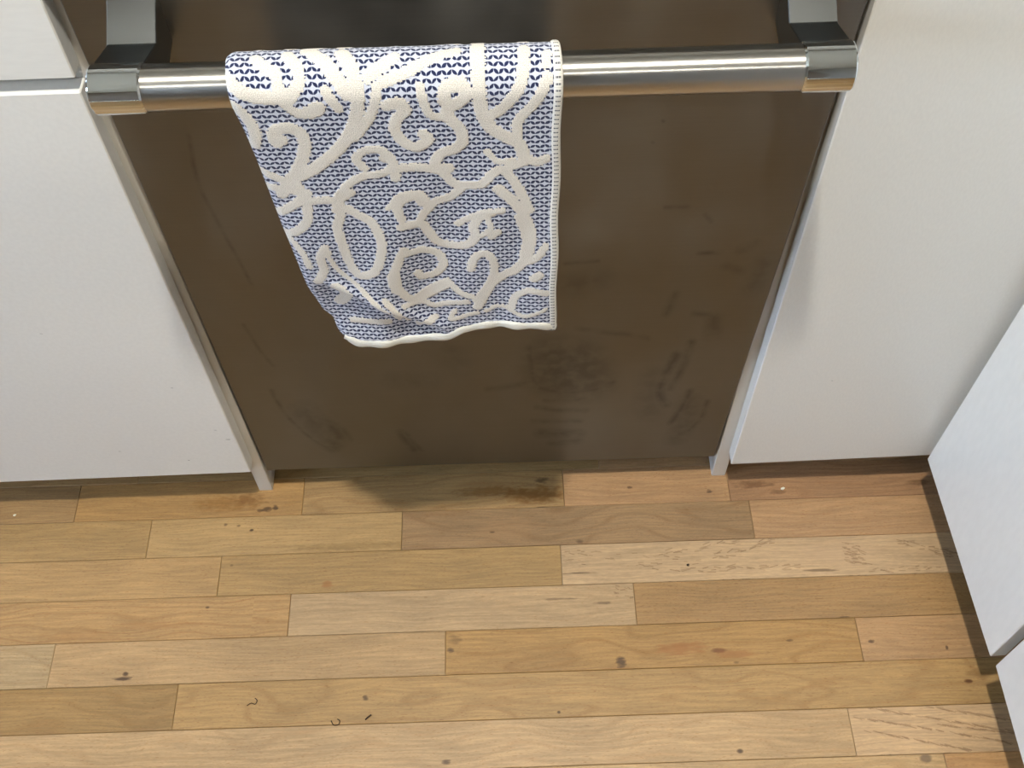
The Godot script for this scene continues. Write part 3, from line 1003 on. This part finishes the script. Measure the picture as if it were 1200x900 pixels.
	var hh := 64
	var hb := PackedByteArray()
	hb.resize(hw * hh * 3)
	for y in hh:
		for x in hw:
			var fx := float(x) / hw
			var fy := float(y) / hh
			var c := Color(0.84, 0.83, 0.80) * (1.0 + 0.04 * loop.get_noise_2d(x, y))
			for d in [0.30, 0.43, 0.57, 0.70]:
				if absf(fx - d) < 0.045 and absf(fy - 0.4) < 0.16:
					c = c.lerp(Color(0.14, 0.16, 0.22), 0.85)
			if fy > 0.85:
				c = c * 0.93
			hb[(y * hw + x) * 3] = int(clampf(c.r, 0, 1) * 255.0)
			hb[(y * hw + x) * 3 + 1] = int(clampf(c.g, 0, 1) * 255.0)
			hb[(y * hw + x) * 3 + 2] = int(clampf(c.b, 0, 1) * 255.0)
	var hem := plain(Color.WHITE, 0.95)
	hem.albedo_texture = picture(hw, hh, hb)
	var path := PackedVector3Array()
	var across := PackedVector3Array()
	var wide := PackedFloat32Array()
	for k in 160:
		var v := lerpf(CLOTH_V0 + 0.03, 0.3045, k / 159.0)
		path.append(cloth_at(0.0400 + 0.0006 * sin(v * 70.0), v, 0.0008))
		across.append(Vector3.RIGHT)
		wide.append(0.0036)
	var e := Shape.new()
	band(e, path, across, wide, 0.0032, 0.0042)
	part("side_hem", e.mesh(), hem, o).set_meta("label", "stitched white side hem")
	# --- plain bottom hem
	path = PackedVector3Array()
	across = PackedVector3Array()
	wide = PackedFloat32Array()
	for k in 110:
		var x := lerpf(-0.1495, 0.0430, k / 109.0)
		var v := towel_bottom(x) - 0.0045
		path.append(cloth_at(x, v, 0.0006 + 0.0005 * sin(x * 260.0)))
		across.append(Vector3.DOWN)
		var endk := minf(k, 109 - k)
		wide.append(0.0056 * (1.0 if endk > 2 else 0.7) + 0.0003 * sin(x * 190.0))
	var hm := plain(Color(0.86, 0.85, 0.81), 0.95)
	var hn := NoiseTexture2D.new()
	hn.width = 256
	hn.height = 256
	hn.seamless = true
	hn.noise = noise(14, 0.08, 2)
	hm.heightmap_enabled = true
	hm.heightmap_scale = 0.05
	hm.heightmap_texture = hn
	var bsh := Shape.new()
	band(bsh, path, across, wide, 0.0036, 0.05)
	part("bottom_hem", bsh.mesh(), hm, o).set_meta("label", "plain white bottom hem")


# ---------------------------------------------------------------- small things on the floor

func crumbs() -> void:
	# a few crumbs and fibres that lie on the boards
	var pale := plain(Color(0.93, 0.90, 0.82), 0.8)
	var dark := plain(Color(0.16, 0.11, 0.07), 0.8)
	var list := [
		["crumb", Vector3(0.3679, 0.0, 0.0238), 0.0022, pale, "tiny pale crumb on the floor in front of the right-hand cabinet door", "crumb"],
		["crumb", Vector3(0.2257, 0.0, 0.1308), 0.0014, dark, "tiny dark crumb on the pale flecked board right of the middle", "crumb"],
		["crumb", Vector3(-0.4840, 0.0, 0.0200), 0.0016, pale, "tiny pale crumb on the dark board under the left cabinet door", "crumb"]]
	list[2][1] = Vector3(-0.6800, 0.0, 0.0260)
	for q in list:
		var s := Shape.new()
		var r: float = q[2]
		var p := PackedVector3Array()
		var uv := PackedVector2Array()
		for a in 7:
			for b in 11:
				var th := PI * a / 6.0
				var ph := TAU * b / 10.0
				var k := r * (1.0 + 0.25 * sin(ph * 2.0 + a) * sin(th))
				p.append(Vector3(sin(th) * cos(ph) * k * 1.3, r * 0.7 + cos(th) * r * 0.7, sin(th) * sin(ph) * k))
				uv.append(Vector2(b / 10.0, a / 6.0))
		s.grid(p, uv, 7, 11, true)
		var o := part(numbered(q[0]), s.mesh(), q[3], self)
		o.position = q[1]
		tag(o, q[4], q[5])
	var fibres := [
		[[Vector3(-0.1885, 0.0010, 0.3195), Vector3(-0.1856, 0.0012, 0.3168), Vector3(-0.1815, 0.0010, 0.3135)], 0.0009, "splinter", "short dark wooden splinter on the pale board near the bottom of the picture", "splinter"],
		[[Vector3(-0.2300, 0.0008, 0.3190), Vector3(-0.2265, 0.0008, 0.3245), Vector3(-0.2205, 0.0009, 0.3240), Vector3(-0.2195, 0.0010, 0.3195), Vector3(-0.2225, 0.0009, 0.3175)], 0.0006, "curled_fibre", "curled brown fibre lying left of the short dark splinter", "fibre"],
		[[Vector3(-0.3345, 0.0008, 0.2975), Vector3(-0.3295, 0.0008, 0.2945), Vector3(-0.3245, 0.0009, 0.2960), Vector3(-0.3225, 0.0010, 0.2915), Vector3(-0.3255, 0.0009, 0.2885)], 0.0005, "curled_fibre", "curled brown fibre on the board left of the middle, far from the splinter", "fibre"]]
	for q in fibres:
		var c := Curve3D.new()
		for p: Vector3 in q[0]:
			c.add_point(p)
		var path := PackedVector3Array()
		var across := PackedVector3Array()
		var wide := PackedFloat32Array()
		var pts: Array = q[0]
		for k in pts.size() - 1:
			for e in 5:
				var pp: Vector3 = pts[k]
				path.append(pp.cubic_interpolate(pts[k + 1], pts[maxi(k - 1, 0)], pts[mini(k + 2, pts.size() - 1)], e / 5.0))
		path.append(pts[pts.size() - 1])
		for k in path.size():
			across.append(Vector3.UP)
			wide.append(q[1] * (0.55 if k == 0 or k == path.size() - 1 else 1.0))
		var s := Shape.new()
		band(s, path, across, wide, q[1], 0.01, 8)
		var o := part(numbered(q[2]), s.mesh(), plain(Color(0.22, 0.14, 0.07), 0.8), self)
		tag(o, q[3], q[4])


# ---------------------------------------------------------------- the person with the camera

# Meshes the smooth union of tapered capsules [from, to, radius, radius] as surface nets.
func nets(bones: Array, blend: float, cell: float) -> ArrayMesh:
	var lo := Vector3.ONE * 1e9
	var hi := -lo
	for b in bones:
		for e in 2:
			var r: Vector3 = Vector3.ONE * (float(b[2 + e]) + cell * 3.0)
			lo = lo.min(b[e] - r)
			hi = hi.max(b[e] + r)
	var nx := int((hi.x - lo.x) / cell) + 2
	var ny := int((hi.y - lo.y) / cell) + 2
	var nz := int((hi.z - lo.z) / cell) + 2
	var f := PackedFloat32Array()
	f.resize(nx * ny * nz)
	f.fill(1.0)
	for b in bones:
		var a: Vector3 = b[0]
		var d: Vector3 = b[1] - b[0]
		var l := maxf(d.length_squared(), 1e-9)
		var ra: float = b[2]
		var rb: float = b[3]
		var m := maxf(ra, rb) + blend + cell * 2.0
		var p0 := (a.min(b[1]) - Vector3.ONE * m - lo) / cell
		var p1 := (a.max(b[1]) + Vector3.ONE * m - lo) / cell
		for z in range(maxi(int(p0.z), 0), mini(int(p1.z) + 1, nz)):
			for y in range(maxi(int(p0.y), 0), mini(int(p1.y) + 1, ny)):
				for x in range(maxi(int(p0.x), 0), mini(int(p1.x) + 1, nx)):
					var p := lo + Vector3(x, y, z) * cell - a
					var t := clampf(p.dot(d) / l, 0.0, 1.0)
					var q := (p - d * t).length() - lerpf(ra, rb, t)
					var k := (z * ny + y) * nx + x
					var o := f[k]
					var e := maxf(blend - absf(o - q), 0.0) / blend
					f[k] = minf(o, q) - e * e * blend * 0.25
	var s := Shape.new()
	var ids := {}
	var step := [1, nx, nx * ny]
	for z in nz - 1:
		for y in ny - 1:
			for x in nx - 1:
				var k := (z * ny + y) * nx + x
				var inside := 0
				for c in 8:
					if f[k + (c & 1) + ((c >> 1) & 1) * nx + ((c >> 2) & 1) * nx * ny] < 0.0:
						inside += 1
				if inside == 0 or inside == 8:
					continue
				var sum := Vector3.ZERO
				var n := 0
				for c in 8:
					for ax in 3:
						if (c >> ax) & 1:
							continue
						var c2 := c | (1 << ax)
						var v0 := f[k + (c & 1) + ((c >> 1) & 1) * nx + ((c >> 2) & 1) * nx * ny]
						var v1 := f[k + (c2 & 1) + ((c2 >> 1) & 1) * nx + ((c2 >> 2) & 1) * nx * ny]
						if (v0 < 0.0) == (v1 < 0.0):
							continue
						var pt := Vector3(c & 1, (c >> 1) & 1, (c >> 2) & 1)
						pt[ax] = v0 / (v0 - v1)
						sum += pt
						n += 1
				ids[k] = s.v.size()
				s.v.append(lo + (Vector3(x, y, z) + sum / n) * cell)
				s.n.append(Vector3(f[k + 1] - f[k], f[k + nx] - f[k], f[k + nx * ny] - f[k]).normalized())
				s.t.append(Vector2.ZERO)
	for k in ids:
		for ax in 3:
			var o: int = k + step[ax]
			if (f[k] < 0.0) == (f[o] < 0.0):
				continue
			var g: int = step[(ax + 1) % 3]
			var h: int = step[(ax + 2) % 3]
			if not (ids.has(k - g) and ids.has(k - h) and ids.has(k - g - h)):
				continue
			var q := [ids[k], ids[k - g], ids[k - g - h], ids[k - h]]
			if f[k] < 0.0:
				q.reverse()
			for e in [0, 1, 2, 0, 2, 3]:
				s.i.append(q[e])
	return s.mesh()


func photographer() -> void:
	var cx := -0.15
	var z := 0.98
	var at := func(x: float, y: float, dz: float) -> Vector3:
		return Vector3(cx + x, y, z + dz)
	var o := thing("person", "person in dark clothes standing before the dishwasher with a phone held in both hands", "person")
	# skin: head, neck, forearms and hands as one figure
	var skin := plain(Color(0.74, 0.56, 0.46), 0.55)
	skin.subsurf_scatter_enabled = true
	skin.subsurf_scatter_strength = 0.1
	var wrist := [Vector3(-0.115, 1.275, 0.790), Vector3(0.085, 1.265, 0.790)]
	var elbow := [at.call(-0.25, 1.09, -0.06), at.call(0.25, 1.09, -0.06)]
	var shoulder := [at.call(-0.175, 1.40, 0.0), at.call(0.175, 1.40, 0.0)]
	var body := [
		[at.call(0, 1.40, 0.01), at.call(0, 1.50, -0.02), 0.058, 0.054],
		[at.call(0, 1.60, -0.03), at.call(0, 1.625, 0.0), 0.076, 0.086],
		[at.call(0, 1.56, -0.075), at.call(0, 1.525, -0.085), 0.050, 0.034],
		[at.call(0, 1.60, -0.115), at.call(0, 1.565, -0.138), 0.010, 0.014],
		[at.call(-0.03, 1.612, -0.103), at.call(0.03, 1.612, -0.103), 0.014, 0.014],
		[at.call(-0.02, 1.540, -0.118), at.call(0.02, 1.540, -0.118), 0.008, 0.008],
		[at.call(-0.082, 1.59, -0.01), at.call(-0.086, 1.565, -0.015), 0.014, 0.009],
		[at.call(0.082, 1.59, -0.01), at.call(0.086, 1.565, -0.015), 0.014, 0.009],
		[at.call(0, 1.36, 0.0), at.call(0, 1.0, 0.0), 0.10, 0.10], [at.call(-0.09, 0.95, 0.0), at.call(-0.1, 0.1, 0.0), 0.06, 0.035], [at.call(0.09, 0.95, 0.0), at.call(0.1, 0.1, 0.0), 0.06, 0.035]]
	for k in 2:
		body.append([shoulder[k], elbow[k], 0.042, 0.036])
		body.append([elbow[k], wrist[k], 0.036, 0.025])
		body.append([at.call(0, 1.37, 0.0), shoulder[k], 0.06, 0.045])
	part("body", nets(body, 0.02, 0.011), skin, o)
	for k in 2:
		var sg := -1.0 if k == 0 else 1.0
		var w: Vector3 = wrist[k]
		var palm := Vector3(-0.018 + sg * 0.098, 1.300, 0.756)
		var hand := [[w, palm, 0.025, 0.022], [palm + Vector3(0, 0.016, -0.014), palm + Vector3(0, -0.018, 0.016), 0.019, 0.019]]
		for fgr in 4:                              # fingers curl round the back of the phone
			var off := Vector3(0, 0.018 - 0.012 * fgr, -0.018 + 0.011 * fgr)
			var len_f: float = [0.9, 1.0, 0.95, 0.75][fgr]
			var a := palm + off + Vector3(sg * 0.004, -0.006, -0.008)
			var b := a + Vector3(-sg * 0.012, -0.012, -0.016) * len_f
			var c := b + Vector3(-sg * 0.022, 0.0, -0.002) * len_f
			var d := c + Vector3(-sg * 0.018, 0.004, 0.003) * len_f
			hand.append([a, b, 0.0085, 0.008])
			hand.append([b, c, 0.008, 0.0075])
			hand.append([c, d, 0.0075, 0.0065])
		var th := palm + Vector3(-sg * 0.004, 0.018, 0.016)
		hand.append([palm + Vector3(0, 0.0, 0.012), th, 0.013, 0.0105])
		hand.append([th, th + Vector3(-sg * 0.026, 0.012, -0.004), 0.0105, 0.009])
		part("hand", nets(hand, 0.005, 0.004), skin, o)
	part("hair", nets([[at.call(0, 1.645, 0.015), at.call(0, 1.60, 0.04), 0.092, 0.085], [at.call(-0.05, 1.665, -0.05), at.call(0.05, 1.665, -0.05), 0.05, 0.05], [at.call(0, 1.58, 0.05), at.call(0, 1.50, 0.05), 0.07, 0.05]], 0.03, 0.011), plain(Color(0.13, 0.09, 0.07), 0.7), o)
	var top := [[at.call(0, 1.36, 0.0), at.call(0, 1.15, 0.01), 0.125, 0.115], [at.call(-0.07, 1.33, -0.01), at.call(-0.06, 0.98, 0.0), 0.10, 0.105], [at.call(0.07, 1.33, -0.01), at.call(0.06, 0.98, 0.0), 0.10, 0.105], [at.call(0, 1.41, 0.0), at.call(0, 1.38, 0.0), 0.075, 0.085]]
	for k in 2:
		top.append([at.call(0, 1.37, 0.0), shoulder[k], 0.08, 0.066])
		top.append([shoulder[k], elbow[k], 0.064, 0.052])
		top.append([elbow[k], elbow[k].lerp(wrist[k], 0.8), 0.051, 0.038])
	part("jumper", nets(top, 0.04, 0.014), plain(Color(0.10, 0.10, 0.11), 0.9), o)
	var legs := [[at.call(-0.06, 0.97, 0.0), at.call(0.06, 0.97, 0.0), 0.115, 0.115]]
	for sg in [-1.0, 1.0]:
		legs.append([at.call(sg * 0.085, 0.92, 0.0), at.call(sg * 0.10, 0.50, -0.01), 0.092, 0.068])
		legs.append([at.call(sg * 0.10, 0.50, -0.01), at.call(sg * 0.11, 0.09, 0.01), 0.068, 0.056])
	part("trousers", nets(legs, 0.03, 0.014), plain(Color(0.07, 0.075, 0.09), 0.9), o)
	for sg in [-1.0, 1.0]:
		part("shoe", nets([[at.call(sg * 0.11, 0.05, 0.03), at.call(sg * 0.12, 0.036, -0.15), 0.045, 0.035], [at.call(sg * 0.11, 0.02, 0.05), at.call(sg * 0.125, 0.02, -0.16), 0.02, 0.02], [at.call(sg * 0.11, 0.09, 0.02), at.call(sg * 0.11, 0.06, 0.02), 0.045, 0.045]], 0.02, 0.010), plain(Color(0.06, 0.06, 0.06), 0.6), o)
	# the phone lies just behind the point the picture is taken from
	var ph := thing("phone", "dark phone in the hands of the person", "phone")
	var back := Basis.from_euler(Vector3(-0.98586509, -0.00376539, -0.02926897), EULER_ORDER_YXZ)
	part("case", box_mesh(Vector3(-0.095, -0.045, 0.004), Vector3(0.055, 0.028, 0.012), 0.002), plain(Color(0.05, 0.05, 0.06), 0.3), ph)
	part("screen", box_mesh(Vector3(-0.091, -0.042, 0.0121), Vector3(0.051, 0.025, 0.0126), 0.0002), plain(Color(0.03, 0.03, 0.03), 0.1), ph)
	ph.transform = Transform3D(back, Vector3(0.0, 1.3138, 0.7075))
